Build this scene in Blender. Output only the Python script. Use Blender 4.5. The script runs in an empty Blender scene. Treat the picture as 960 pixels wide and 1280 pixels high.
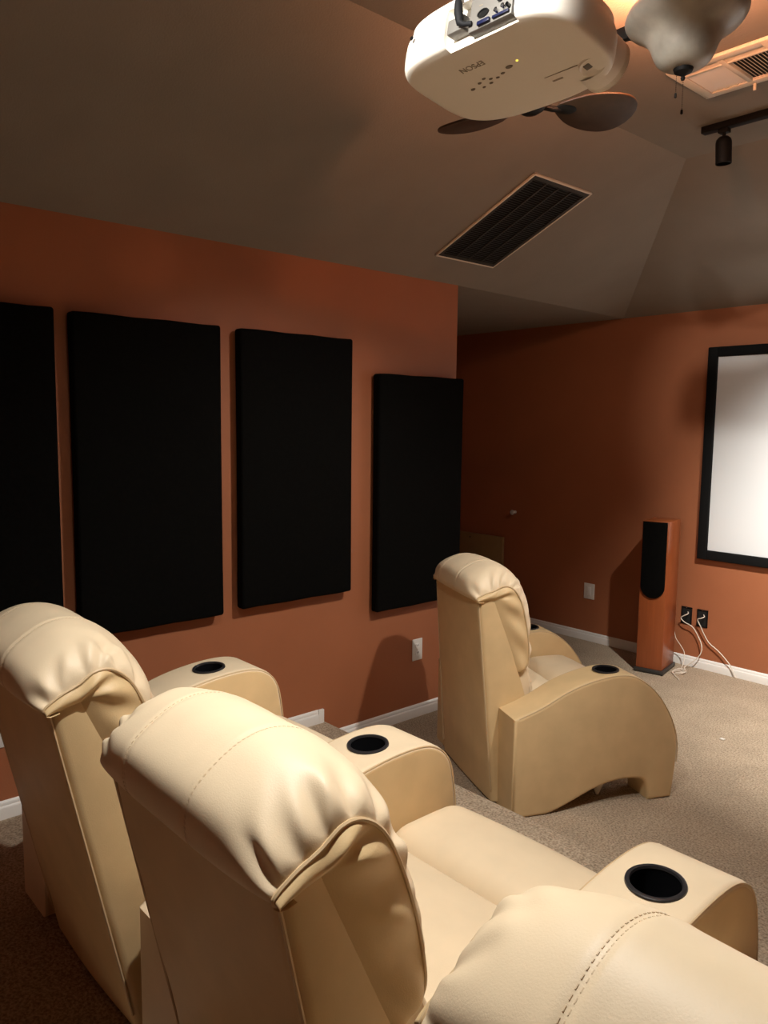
import bpy, bmesh, math, random
from mathutils import Vector, Matrix
random.seed(7)
PI = math.pi
scene = bpy.context.scene
COL = scene.collection

# ---------------------------------------------------------------- camera
CAM_H = 1.6
YAW, PITCH, ROLL, FPX = math.radians(48.398), math.radians(6.411), math.radians(0.651), 978.18
cam_d = bpy.data.cameras.new('camera')
cam_d.sensor_fit = 'VERTICAL'
cam_d.sensor_height = 36.0
cam_d.lens = FPX / 1280 * 36.0
cam_d.clip_start = 0.02
cam = bpy.data.objects.new('camera', cam_d)
COL.objects.link(cam)
fwd = Vector((-math.sin(YAW) * math.cos(PITCH), math.cos(YAW) * math.cos(PITCH), -math.sin(PITCH)))
rgt = Vector((math.cos(YAW), math.sin(YAW), 0))
upv = rgt.cross(fwd)
r2 = rgt * math.cos(ROLL) + upv * math.sin(ROLL)
u2 = -rgt * math.sin(ROLL) + upv * math.cos(ROLL)
mw = Matrix((r2, u2, -fwd)).transposed().to_4x4()
mw.translation = Vector((0, 0, CAM_H))
cam.matrix_world = mw
scene.camera = cam

# ---------------------------------------------------------------- world, exposure
w = bpy.data.worlds.new('world')
scene.world = w
w.use_nodes = True
w.node_tree.nodes['Background'].inputs[0].default_value = (1.0, 0.75, 0.5, 1)
w.node_tree.nodes['Background'].inputs[1].default_value = 0.0
scene.view_settings.view_transform = 'Standard'
scene.view_settings.look = 'None'
scene.view_settings.gamma = 1.0
scene.view_settings.use_curve_mapping = False
scene.view_settings.exposure = 0.0

# spots of the track heads: head position, target, watts, cone angle, blend, colour
WARM = (1.0, 0.965, 0.905)
FLAT_Z = 2.82
# (track, head x, y), aim, core watts, core cone, core blend, spill watts
SPOTS = [
    ('front', (-1.57, 3.2), (-1.72, 4.6, 0.0), 0, 80, 1.0, 0),
    ('front', (-1.05, 3.2), (-1.00, 4.9, 0.38), 560, 88, 1.0, 15),
    ('front', (-0.35, 3.2), (-0.70, 4.97, 1.35), 120, 72, 1.0, 14),
    ('side', (-0.80, 2.38), (-2.85, 1.95, 0.35), 150, 76, 1.0, 0),
    ('rear', (-1.00, 0.85), (-1.05, 1.08, 0.4), 158, 108, 1.0, 14),
    ('rear', (-1.00, -0.1), (-1.24, 1.31, 2.46), 260, 26, 0.7, 0),  # unseen spot added to whiten the projector's back
    ('rear', (-1.00, -0.6), (-1.60, -2.6, 1.5), 130, 80, 0.8, 0),  # unseen spot added so the back wall bounces light onto the chair backs
]

# ---------------------------------------------------------------- materials
def nodes(m):
    nt = m.node_tree
    return nt, nt.nodes['Principled BSDF']

def mat(name, col, rough=0.6, metal=0.0, noise=None, bump=None, spec=0.5, coat=0.0):
    """col linear; noise=(scale, amount); bump=(scale, strength, distance)"""
    m = bpy.data.materials.new(name)
    m.use_nodes = True
    nt, b = nodes(m)
    b.inputs['Base Color'].default_value = (*col, 1)
    b.inputs['Roughness'].default_value = rough
    b.inputs['Metallic'].default_value = metal
    b.inputs['Specular IOR Level'].default_value = spec
    b.inputs['Coat Weight'].default_value = coat
    tc = nt.nodes.new('ShaderNodeTexCoord')
    if noise:
        n = nt.nodes.new('ShaderNodeTexNoise')
        n.inputs['Scale'].default_value = noise[0]
        n.inputs['Detail'].default_value = 5
        nt.links.new(tc.outputs['Object'], n.inputs['Vector'])
        r = nt.nodes.new('ShaderNodeValToRGB')
        a = noise[1]
        r.color_ramp.elements[0].position = 0.3
        r.color_ramp.elements[1].position = 0.7
        r.color_ramp.elements[0].color = (*[c * (1 - a) for c in col], 1)
        r.color_ramp.elements[1].color = (*[min(1, c * (1 + a)) for c in col], 1)
        nt.links.new(n.outputs['Fac'], r.inputs['Fac'])
        nt.links.new(r.outputs['Color'], b.inputs['Base Color'])
    if bump:
        n = nt.nodes.new('ShaderNodeTexNoise')
        n.inputs['Scale'].default_value = bump[0]
        n.inputs['Detail'].default_value = 4
        nt.links.new(tc.outputs['Object'], n.inputs['Vector'])
        bp = nt.nodes.new('ShaderNodeBump')
        bp.inputs['Strength'].default_value = bump[1]
        bp.inputs['Distance'].default_value = bump[2]
        nt.links.new(n.outputs['Fac'], bp.inputs['Height'])
        nt.links.new(bp.outputs['Normal'], b.inputs['Normal'])
    return m

M = {}
M['wall'] = mat('terracotta_paint', (0.36, 0.126, 0.055), 0.55, noise=(3, 0.04), bump=(260, 0.25, 0.002), spec=0.35)
M['ceiling'] = mat('taupe_paint', (0.25, 0.211, 0.174), 0.85, noise=(4, 0.04), bump=(170, 0.4, 0.003), spec=0.2)
M['trim'] = mat('white_trim_paint', (0.78, 0.75, 0.70), 0.4)
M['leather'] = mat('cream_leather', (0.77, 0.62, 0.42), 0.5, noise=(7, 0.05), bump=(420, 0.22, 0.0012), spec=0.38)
M['shaded_vinyl'] = mat('cream_vinyl_shaded', (0.66, 0.475, 0.25), 0.5, noise=(9, 0.06), bump=(420, 0.22, 0.0012), spec=0.4)  # matching vinyl, deepened to carry the shade of backs and sides
M['thread'] = mat('cream_thread', (0.66, 0.50, 0.32), 0.6)
M['piping'] = mat('leather_piping', (0.58, 0.42, 0.24), 0.5)
M['black_fabric'] = mat('black_acoustic_fabric', (0.0032, 0.003, 0.0026), 0.95, noise=(60, 0.3), bump=(500, 0.4, 0.002), spec=0.06)
M['black_plastic'] = mat('black_plastic', (0.008, 0.008, 0.008), 0.3)
M['black_metal'] = mat('black_metal', (0.006, 0.0055, 0.005), 0.6, spec=0.2)
M['cord'] = mat('black_cord', (0.008, 0.008, 0.009), 0.7, spec=0.2)
M['black_void'] = mat('black_lining', (0.006, 0.005, 0.004), 0.9)
M['cup'] = mat('cup_black', (0.006, 0.006, 0.007), 0.22)
M['cup_rim'] = mat('cup_rim_black', (0.02, 0.02, 0.022), 0.28)
M['projector_white'] = mat('projector_white_plastic', (0.88, 0.82, 0.72), 0.42)
M['projector_grey'] = mat('projector_grey_plastic', (0.15, 0.14, 0.125), 0.5)
M['print_grey'] = mat('print_grey', (0.30, 0.24, 0.17), 0.5)
M['button_brown'] = mat('button_grey', (0.22, 0.18, 0.13), 0.5)
M['blue'] = mat('blue_plastic', (0.004, 0.007, 0.035), 0.4)
M['chrome'] = mat('chrome', (0.8, 0.8, 0.8), 0.15, metal=1.0)
M['glass_lens'] = mat('lens_glass', (0.01, 0.01, 0.02), 0.05)
M['blade'] = mat('dark_brown_blade', (0.05, 0.024, 0.011), 0.5, noise=(30, 0.2))
M['screen'] = mat('screen_fabric', (0.70, 0.705, 0.70), 0.9, spec=0.1)
M['screen_frame'] = mat('black_velvet_frame', (0.004, 0.004, 0.004), 0.8, spec=0.2)
M['cherry'] = mat('cherry_veneer', (0.30, 0.075, 0.022), 0.3, spec=0.5)
M['plinth'] = mat('grey_plinth', (0.035, 0.033, 0.03), 0.4)
M['white_plate'] = mat('white_plate', (0.72, 0.68, 0.62), 0.35)
M['wire'] = mat('white_wire', (0.75, 0.66, 0.55), 0.4)
M['tan_board'] = mat('tan_board', (0.30, 0.19, 0.075), 0.6, noise=(12, 0.08))
M['vent_cream'] = mat('vent_cream_paint', (0.72, 0.64, 0.53), 0.45)
M['vent_dark'] = mat('vent_dark_metal', (0.022, 0.019, 0.014), 0.6)
M['frost'] = mat('frosted_glass', (0.34, 0.31, 0.26), 0.4, noise=(14, 0.24), spec=0.5)
M['foot'] = mat('pale_leg', (0.75, 0.68, 0.55), 0.7)

def carpet_mat():
    m = mat('beige_carpet', (0.46, 0.36, 0.255), 0.95, spec=0.05)
    nt, b = nodes(m)
    tc = nt.nodes.new('ShaderNodeTexCoord')
    n1 = nt.nodes.new('ShaderNodeTexNoise'); n1.inputs['Scale'].default_value = 125; n1.inputs['Detail'].default_value = 3
    n2 = nt.nodes.new('ShaderNodeTexNoise'); n2.inputs['Scale'].default_value = 5; n2.inputs['Detail'].default_value = 4
    nt.links.new(tc.outputs['Object'], n1.inputs['Vector'])
    nt.links.new(tc.outputs['Object'], n2.inputs['Vector'])
    r = nt.nodes.new('ShaderNodeValToRGB')
    r.color_ramp.elements[0].position = 0.32; r.color_ramp.elements[0].color = (0.27, 0.20, 0.135, 1)
    r.color_ramp.elements[1].position = 0.62; r.color_ramp.elements[1].color = (0.54, 0.43, 0.31, 1)
    nt.links.new(n1.outputs['Fac'], r.inputs['Fac'])
    mx = nt.nodes.new('ShaderNodeMixRGB'); mx.blend_type = 'MULTIPLY'; mx.inputs[0].default_value = 1
    r2_ = nt.nodes.new('ShaderNodeValToRGB')
    r2_.color_ramp.elements[0].position = 0.35; r2_.color_ramp.elements[0].color = (0.88, 0.88, 0.88, 1)
    r2_.color_ramp.elements[1].position = 0.65; r2_.color_ramp.elements[1].color = (1, 1, 1, 1)
    nt.links.new(n2.outputs['Fac'], r2_.inputs['Fac'])
    nt.links.new(r.outputs['Color'], mx.inputs[1]); nt.links.new(r2_.outputs['Color'], mx.inputs[2])
    nt.links.new(mx.outputs[0], b.inputs['Base Color'])
    bp = nt.nodes.new('ShaderNodeBump'); bp.inputs['Strength'].default_value = 0.8; bp.inputs['Distance'].default_value = 0.010
    nt.links.new(n1.outputs['Fac'], bp.inputs['Height']); nt.links.new(bp.outputs['Normal'], b.inputs['Normal'])
    return m
M['carpet'] = carpet_mat()

def cherry_grain():
    m = M['cherry']; nt, b = nodes(m)
    tc = nt.nodes.new('ShaderNodeTexCoord'); mp = nt.nodes.new('ShaderNodeMapping')
    mp.inputs['Scale'].default_value = (40, 40, 2)
    n = nt.nodes.new('ShaderNodeTexNoise'); n.inputs['Scale'].default_value = 2; n.inputs['Detail'].default_value = 5
    r = nt.nodes.new('ShaderNodeValToRGB')
    r.color_ramp.elements[0].color = (0.24, 0.058, 0.017, 1); r.color_ramp.elements[1].color = (0.38, 0.10, 0.03, 1)
    nt.links.new(tc.outputs['Object'], mp.inputs['Vector']); nt.links.new(mp.outputs[0], n.inputs['Vector'])
    nt.links.new(n.outputs['Fac'], r.inputs['Fac']); nt.links.new(r.outputs['Color'], b.inputs['Base Color'])
cherry_grain()

def emission_mat(name, col, s):
    m = bpy.data.materials.new(name); m.use_nodes = True
    nt, b = nodes(m)
    b.inputs['Base Color'].default_value = (*col, 1)
    b.inputs['Emission Color'].default_value = (*col, 1)
    b.inputs['Emission Strength'].default_value = s
    return m
M['led'] = emission_mat('yellow_indicator', (1.0, 0.75, 0.1), 1.2)
M['bulb'] = emission_mat('lamp_bulb', (1.0, 0.85, 0.62), 6.0)

# ---------------------------------------------------------------- helpers
def empty(name, label, cat, loc=(0, 0, 0), rz=0.0, group=None):
    o = bpy.data.objects.new(name, None); COL.objects.link(o)
    o.location = loc; o.rotation_euler = (0, 0, rz); o.empty_display_size = 0.1
    o['label'] = label; o['category'] = cat
    if group: o['group'] = group
    return o

def mesh_obj(name, bm, m, parent=None, smooth=True, angle=40, label=None):
    bmesh.ops.recalc_face_normals(bm, faces=bm.faces)
    me = bpy.data.meshes.new(name); bm.to_mesh(me); bm.free()
    me.materials.append(m)
    if smooth:
        me.polygons.foreach_set('use_smooth', [True] * len(me.polygons))
        me.set_sharp_from_angle(angle=math.radians(angle))
    o = bpy.data.objects.new(name, me); COL.objects.link(o)
    if parent: o.parent = parent
    if label: o['label'] = label
    return o

def tag(o, label, cat, group=None):
    o['label'] = label; o['category'] = cat
    if group: o['group'] = group
    return o

def structure(o, label=None):
    o['kind'] = 'structure'
    if label: o['label'] = label
    return o

def add_box(bm, a, b, bevel=0.0, seg=2, mtx=None):
    a, b = Vector(a), Vector(b); c = (a + b) / 2; s = b - a
    r = bmesh.ops.create_cube(bm, size=1, matrix=Matrix.Translation(c) @ Matrix.Diagonal((s.x, s.y, s.z, 1)))
    vs = r['verts']
    if bevel > 0:
        es = list({e for v in vs for e in v.link_edges})
        rb = bmesh.ops.bevel(bm, geom=es, offset=bevel, segments=seg, affect='EDGES', profile=0.5)
        vs = list({v for f in rb['faces'] for v in f.verts} | {v for v in vs if v.is_valid})
    if mtx is not None:
        bmesh.ops.transform(bm, matrix=mtx, verts=vs)
    return vs

def add_tube(bm, pts, rad, n=8, cap=True):
    pts = [Vector(p) for p in pts]
    rings = []
    nrm = None
    for i, p in enumerate(pts):
        t = (pts[min(i + 1, len(pts) - 1)] - pts[max(i - 1, 0)]).normalized()
        if nrm is None:
            nrm = t.orthogonal().normalized()
        else:
            nrm = (nrm - t * nrm.dot(t)).normalized()
        bn = t.cross(nrm)
        r = rad(i / (len(pts) - 1)) if callable(rad) else rad
        rings.append([bm.verts.new(p + (nrm * math.cos(2 * PI * k / n) + bn * math.sin(2 * PI * k / n)) * r) for k in range(n)])
    for a, b in zip(rings, rings[1:]):
        for k in range(n):
            bm.faces.new((a[k], a[(k + 1) % n], b[(k + 1) % n], b[k]))
    if cap:
        bm.faces.new(rings[0][::-1]); bm.faces.new(rings[-1])

def add_lathe(bm, prof, n=32, mtx=Matrix.Identity(4), fold=None):
    """prof: list of (r, z)"""
    rings = []
    for r, z in prof:
        if r < 1e-6:
            rings.append([bm.verts.new(mtx @ Vector((0, 0, z)))])
        else:
            ring = []
            for k in range(n):
                a = 2 * PI * k / n
                rr = r * (fold(a, z) if fold else 1)
                ring.append(bm.verts.new(mtx @ Vector((rr * math.cos(a), rr * math.sin(a), z))))
            rings.append(ring)
    for a, b in zip(rings, rings[1:]):
        if len(a) == 1 and len(b) == 1: continue
        for k in range(n):
            k2 = (k + 1) % n
            if len(a) == 1: bm.faces.new((a[0], b[k2], b[k]))
            elif len(b) == 1: bm.faces.new((a[k], a[k2], b[0]))
            else: bm.faces.new((a[k], a[k2], b[k2], b[k]))

def add_grid(bm, rows, close_u=False):
    vs = [[bm.verts.new(p) for p in row] for row in rows]
    for a, b in zip(vs, vs[1:]):
        n = len(a)
        for k in range(n if close_u else n - 1):
            k2 = (k + 1) % n
            try: bm.faces.new((a[k], a[k2], b[k2], b[k]))
            except ValueError: pass
    return vs

def add_prism(bm, outline, mtx, depth, bevel=0.0, seg=3):
    """outline in local XY, extruded along local +Z by depth, then transformed"""
    vs = [bm.verts.new((x, y, 0)) for x, y in outline]
    f = bm.faces.new(vs)
    r = bmesh.ops.extrude_face_region(bm, geom=[f])
    nv = [g for g in r['geom'] if isinstance(g, bmesh.types.BMVert)]
    bmesh.ops.translate(bm, vec=(0, 0, depth), verts=nv)
    allv = vs + nv
    if bevel > 0:
        sv, sn = set(vs), set(nv)
        es = [e for v in allv for e in v.link_edges if (e.verts[0] in sv and e.verts[1] in sv) or (e.verts[0] in sn and e.verts[1] in sn)]
        rb = bmesh.ops.bevel(bm, geom=list(set(es)), offset=bevel, segments=seg, affect='EDGES', profile=0.5)
        allv = list({v for fc in rb['faces'] for v in fc.verts} | {v for v in allv if v.is_valid})
    bmesh.ops.transform(bm, matrix=mtx, verts=allv)
    return allv

def catmull(pts, n=6, closed=False):
    out = []
    P = [Vector(p) for p in pts]
    m = len(P)
    rng = range(m if closed else m - 1)
    for i in rng:
        g = (lambda k: P[k % m]) if closed else (lambda k: P[max(0, min(m - 1, k))])
        p0, p1, p2, p3 = g(i - 1), g(i), g(i + 1), g(i + 2)
        for k in range(n):
            t = k / n
            out.append(0.5 * ((2 * p1) + (p2 - p0) * t + (2 * p0 - 5 * p1 + 4 * p2 - p3) * t * t + (3 * p1 - p0 - 3 * p2 + p3) * t ** 3))
    if not closed: out.append(P[-1].copy())
    return out

def add_soft_box(bm, half, rad, n=10, fn=None, mtx=None):
    """rounded box of half sizes, corner radius rad, dense near the edges; fn displaces points"""
    def coords(h):
        k = max(h - rad, 0.0)
        edge = [h * 1.0 - rad * (1 - math.cos(a)) for a in (0,)]
        L = [k + rad * t for t in (0.0, 0.25, 0.5, 0.75, 1.0)]
        inner = [k * (2 * i / n - 1) for i in range(1, n)]
        return [-v for v in L[::-1]] + inner + L
    X, Y, Z = (coords(h) for h in half)
    def rd(p):
        q = Vector([max(-(h - rad), min(h - rad, c)) for c, h in zip(p, half)])
        d = Vector(p) - q
        if d.length > 1e-9:
            mx = max(abs(c) for c in d)
            if mx > 1e-9: d = d.normalized() * rad * (mx / rad if mx < rad * 0.999 else 1.0)
        v = q + d
        if fn: v = fn(v)
        return mtx @ v if mtx is not None else v
    start = len(bm.verts)
    allv = []
    for ax, sgn in ((0, 1), (0, -1), (1, 1), (1, -1), (2, 1), (2, -1)):
        A, B = [(Y, Z), (X, Z), (X, Y)][ax]
        rows = []
        for a in A:
            row = []
            for b in B:
                p = [0, 0, 0]
                o = [i for i in range(3) if i != ax]
                p[ax] = sgn * half[ax]; p[o[0]] = a; p[o[1]] = b
                row.append(rd(p))
            rows.append(row)
        for r in add_grid(bm, rows): allv += r
    bmesh.ops.remove_doubles(bm, verts=[v for v in allv if v.is_valid], dist=1e-5)

def copy_tree(o, parent=None):
    c = o.copy(); COL.objects.link(c)
    if parent:
        c.parent = parent
    for ch in list(o.children):
        copy_tree(ch, c)
    return c

def boolean_cut(o, cutter):
    md = o.modifiers.new('cut', 'BOOLEAN'); md.object = cutter; md.operation = 'DIFFERENCE'; md.solver = 'EXACT'
    dg = bpy.context.evaluated_depsgraph_get()
    me = bpy.data.meshes.new_from_object(o.evaluated_get(dg))
    o.modifiers.clear(); o.data = me
    bpy.data.objects.remove(cutter)

# ---------------------------------------------------------------- room
LX, SY = -2.993, 4.972          # left wall plane, screen wall plane
LEND = 3.175                    # left wall ends here, the alcove opens
WZ = 2.35                       # wall top
RX, BY = 0.85, -2.6             # right wall, back wall (behind the camera)
AX = -5.2                       # alcove end wall
PZ, PEDGE = 0.13, 2.295         # riser height and front edge
FX0, FX1, FY1 = -1.89, -0.30, 3.50   # flat part of the ceiling

def quad_mesh(name, quads, m, kind_label=None, smooth=False):
    bm = bmesh.new()
    for q in quads: bm.faces.new([bm.verts.new(p) for p in q])
    bmesh.ops.remove_doubles(bm, verts=bm.verts, dist=1e-5)
    me = bpy.data.meshes.new(name); bm.to_mesh(me); bm.free(); me.materials.append(m)
    o = bpy.data.objects.new(name, me); COL.objects.link(o)
    return structure(o, kind_label)

def slab(name, a, b, m, label=None, bevel=0.0):
    bm = bmesh.new(); add_box(bm, a, b, bevel)
    o = mesh_obj(name, bm, m, smooth=bevel > 0)
    return structure(o, label)

slab('floor', (AX - .1, BY - .1, -0.12), (RX + .1, SY + .1, 0), M['carpet'], 'beige carpeted floor before the screen')
# carpeted riser under the rear row, with a rolled front edge
bm = bmesh.new()
prof = [(BY, 0.0)]
prof = [(BY, 0.001), (PEDGE - 0.012, 0.001)] + [(PEDGE - 0.03 + 0.03 * math.cos(a), PZ - 0.03 + 0.03 * math.sin(a)) for a in [i * PI / 2 / 6 for i in range(7)]] + [(BY, PZ)]
add_prism(bm, prof, Matrix(((0, 0, 1, LX), (1, 0, 0, 0), (0, 1, 0, 0), (0, 0, 0, 1))), RX - LX)
structure(mesh_obj('floor_riser', bm, M['carpet']), 'low carpeted riser under the rear recliners')

slab('wall_left', (LX - .12, BY, 0), (LX, LEND, WZ), M['wall'], 'terracotta left wall with black acoustic panels')
slab('wall_front', (AX, SY, 0), (RX, SY + .1, WZ + .02), M['wall'], 'terracotta wall behind the screen')
slab('wall_right', (RX, BY, 0), (RX + .1, SY, WZ), M['wall'])
slab('wall_back', (LX, BY - .1, 0), (RX, BY, FLAT_Z + .02), M['wall'])
slab('wall_alcove', (AX - .1, LEND - .12, 0), (AX, SY, WZ), M['wall'])
slab('wall_alcove_rear', (AX, LEND - .12, 0), (LX - .12, LEND, WZ), M['wall'])
KX = -3.09
quad_mesh('ceiling', [
    [(LX, BY, WZ), (LX, LEND, WZ), (FX0, FY1, FLAT_Z), (FX0, BY, FLAT_Z)],
    [(LX, LEND, WZ), (KX, SY, WZ + .005), (FX0, FY1, FLAT_Z)],
    [(KX, SY, WZ + .005), (RX, SY, WZ + .005), (FX1, FY1, FLAT_Z), (FX0, FY1, FLAT_Z)],
    [(RX, SY, WZ + .005), (RX, BY, WZ), (FX1, BY, FLAT_Z), (FX1, FY1, FLAT_Z)],
    [(FX0, BY, FLAT_Z), (FX0, FY1, FLAT_Z), (FX1, FY1, FLAT_Z), (FX1, BY, FLAT_Z)],
    [(LX, LEND, WZ), (KX, SY, WZ + .005), (AX, SY, WZ + .005), (AX, LEND, WZ)],
], M['ceiling'], 'taupe sloped tray ceiling')

BBP = [(0, 0), (0.014, 0), (0.014, 0.040), (0.012, 0.046), (0.0085, 0.050), (0.0085, 0.056), (0.006, 0.062), (0.003, 0.066), (0, 0.068)]
def baseboard(name, p0, p1, z0, nrm, label=None, h=1.0):
    p0, p1, nrm = Vector(p0), Vector(p1), Vector(nrm)
    bm = bmesh.new()
    d = (p1 - p0)
    mtx = Matrix((nrm, Vector((0, 0, 1)), d.normalized())).transposed().to_4x4()
    mtx.translation = Vector((p0.x, p0.y, z0))
    add_prism(bm, [(x, z * h) for x, z in BBP], mtx, d.length)
    return structure(mesh_obj(name, bm, M['trim'], angle=25), label)
baseboard('baseboard_left', (LX, PEDGE + .0, 0), (LX, LEND, 0), 0.0, (1, 0, 0), 'white moulded baseboard on left wall beyond the riser')
baseboard('baseboard_left_rear', (LX, BY, 0), (LX, PEDGE - .06, 0), PZ, (1, 0, 0), 'white moulded baseboard on left wall along the riser')
baseboard('baseboard_front', (AX, SY, 0), (RX, SY, 0), 0.0, (0, -1, 0), 'white moulded baseboard under the screen')
# upright return where the riser's baseboard ends
bm = bmesh.new(); add_box(bm, (LX, PEDGE - .062, 0.068), (LX + .015, PEDGE - .03, PZ + .0685), .002)
structure(mesh_obj('trim_1', bm, M['trim']), 'white end block of the riser baseboard')

# ---------------------------------------------------------------- acoustic panels
def acoustic_panel(y0, y1, z0, z1, label):
    t = empty('acoustic_panel', label, 'acoustic panel', (LX + .002, (y0 + y1) / 2, z0), group='black acoustic panels on the left wall')
    bm = bmesh.new()
    hw, hh, d = (y1 - y0) / 2, (z1 - z0) / 2, 0.052
    def bow(v):
        # edges of the wrapped cloth pull in a little between the corners
        v.y *= 1 - 0.006 * (1 - min(1, abs(v.z / hh)) ** 2)
        v.z += 0.0015 * math.sin(v.y * 23) * (abs(v.z) / hh)
        return v
    add_soft_box(bm, (d / 2, hw, hh), 0.012, 8, bow, Matrix.Translation((d / 2 + .012, 0, hh)))
    mesh_obj('fabric_face', bm, M['black_fabric'], t)
    for zz in (hh * .3, hh * 1.7):
        bm = bmesh.new()
        add_box(bm, (.0015, -hw * .6, zz - .02), (.014, hw * .6, zz + .02))
        mesh_obj('wall_bracket', bm, M['black_metal'], t, smooth=False)
acoustic_panel(0.40, 1.012, 0.775, 2.003, 'leftmost wide black acoustic panel cut off by the picture edge')
acoustic_panel(1.070, 1.686, 0.772, 1.998, 'wide black acoustic panel second from the left, behind nearest recliners')
acoustic_panel(1.776, 2.394, 0.782, 1.998, 'black acoustic panel third from left above the riser step')
acoustic_panel(2.560, 3.172, 0.647, 1.848, 'lowest hung black acoustic panel at the wall end near the front recliner')

# ---------------------------------------------------------------- wall plates
def wall_plate(loc, rz, label, kind, ph=0.119, pw=0.075):
    """faces local -y"""
    t = empty('wall_outlet' if kind == 'duplex' else 'wall_switch_plate', label, 'outlet' if kind == 'duplex' else 'wall plate', loc, rz, 'white wall plates')
    bm = bmesh.new(); add_box(bm, (-pw / 2, -.006, -ph / 2), (pw / 2, 0, ph / 2), .0035, 3)
    mesh_obj('cover_plate', bm, M['white_plate'], t)
    if kind == 'duplex':
        for s in (-1, 1):
            bm = bmesh.new()
            add_lathe(bm, [(0, 0), (.0165, 0), (.0165, .0025), (0, .003)], 20, Matrix.Translation((0, -.006, s * .02)) @ Matrix.Rotation(PI / 2, 4, 'X'))
            mesh_obj('receptacle', bm, M['trim'], t)
            for x in (-.006, .006):
                bm = bmesh.new(); add_box(bm, (x - .001, -.0098, s * .02 + .001), (x + .001, -.008, s * .02 + .009))
                mesh_obj('slot', bm, M['black_plastic'], t, smooth=False)
    else:
        bm = bmesh.new(); add_box(bm, (-.0165, -.009, -.033), (.0165, -.005, .033), .002)
        mesh_obj('rocker', bm, M['trim'], t)
    for s in ((-1, 1) if kind != 'duplex' else (0,)):
        bm = bmesh.new()
        add_lathe(bm, [(0, 0), (.003, 0), (.002, .0015), (0, .0015)], 10, Matrix.Translation((0, -.006, s * .045)) @ Matrix.Rotation(PI / 2, 4, 'X'))
        mesh_obj('screw', bm, M['white_plate'], t)
wall_plate((LX, 2.909, 0.378), PI / 2, 'white duplex outlet low on terracotta wall left of front recliner', 'duplex', .12, .074)
wall_plate((LX, 0.762, 0.462), PI / 2, 'white duplex outlet at left picture edge beside rear recliner', 'duplex', .12, .074)
wall_plate((-3.276, SY, 0.376), 0, 'white wall plate on screen wall between front recliner and tower speaker', 'decora', .118, .09)

def wire_box(x, z, label):
    t = empty('wiring_box', label, 'wiring box', (x, SY, z), 0, 'black wire boxes on the screen wall')
    bm = bmesh.new()
    wv, hv, e = .075, .118, .008
    add_box(bm, (-wv / 2, -.006, -hv / 2), (-wv / 2 + e, 0, hv / 2), .001)
    add_box(bm, (wv / 2 - e, -.006, -hv / 2), (wv / 2, 0, hv / 2), .001)
    add_box(bm, (-wv / 2, -.006, -hv / 2), (wv / 2, 0, -hv / 2 + e), .001)
    add_box(bm, (-wv / 2, -.006, hv / 2 - e), (wv / 2, 0, hv / 2), .001)
    mesh_obj('bracket_frame', bm, M['black_metal'], t)
    bm = bmesh.new(); add_box(bm, (-wv / 2 + .004, -.002, -hv / 2 + .004), (wv / 2 - .004, -.0005, hv / 2 - .004))
    mesh_obj('opening', bm, M['black_void'], t, smooth=False)
    for s in (-1, 1):
        bm = bmesh.new(); add_lathe(bm, [(0, 0), (.003, 0), (.002, .002), (0, .002)], 10, Matrix.Translation((0, -.006, s * (hv / 2 - .006))) @ Matrix.Rotation(PI / 2, 4, 'X'))
        mesh_obj('screw', bm, M['chrome'], t)
wire_box(-2.508, 0.340, 'open black wiring box on screen wall nearest the tower speaker')
wire_box(-2.398, 0.340, 'open black wiring box on screen wall under screen corner')

def wire(name, pts, label, r=.0032):
    bm = bmesh.new(); add_tube(bm, catmull(pts, 7), r, 8)
    return tag(mesh_obj(name, bm, M['wire'], angle=80), label, 'cable', 'loose white speaker wires')
wy = SY
wire('speaker_wire', [(-2.50, wy - .003, .365), (-2.485, wy - .03, .36), (-2.505, wy - .045, .345), (-2.528, wy - .04, .325), (-2.50, wy - .04, .30), (-2.45, wy - .035, .28),
      (-2.415, wy - .03, .235), (-2.375, wy - .04, .17), (-2.375, wy - .05, .11), (-2.42, wy - .06, .05), (-2.46, wy - .08, .012), (-2.44, wy - .12, .006)], 'white wire looping out of left black wall box to floor')
wire('speaker_wire', [(-2.39, wy - .003, .365), (-2.372, wy - .03, .36), (-2.385, wy - .045, .35), (-2.412, wy - .04, .335), (-2.39, wy - .035, .29), (-2.365, wy - .03, .24), (-2.33, wy - .025, .19),
      (-2.26, wy - .025, .145), (-2.19, wy - .03, .085), (-2.165, wy - .03, .045), (-2.14, wy - .035, .006)], 'white wire running from right black wall box down to baseboard')
coil = [(-2.57, 4.868, .27), (-2.545, wy - .09, .24), (-2.535, wy - .08, .19), (-2.50, wy - .07, .14), (-2.475, wy - .07, .10), (-2.46, wy - .10, .05), (-2.455, wy - .14, .008)]
for k in range(15):
    a = k * 1.15
    coil.append((-2.44 + .035 * math.cos(a) + .001 * k, wy - .18 + .045 * math.sin(a) - .004 * k, .006 + .004 * (k % 3)))
coil += [(-2.40, 4.66, .006), (-2.36, 4.62, .006)]
wire('speaker_wire', coil, 'thin white wire from the tower speaker coiled on carpet', .0024)

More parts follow.
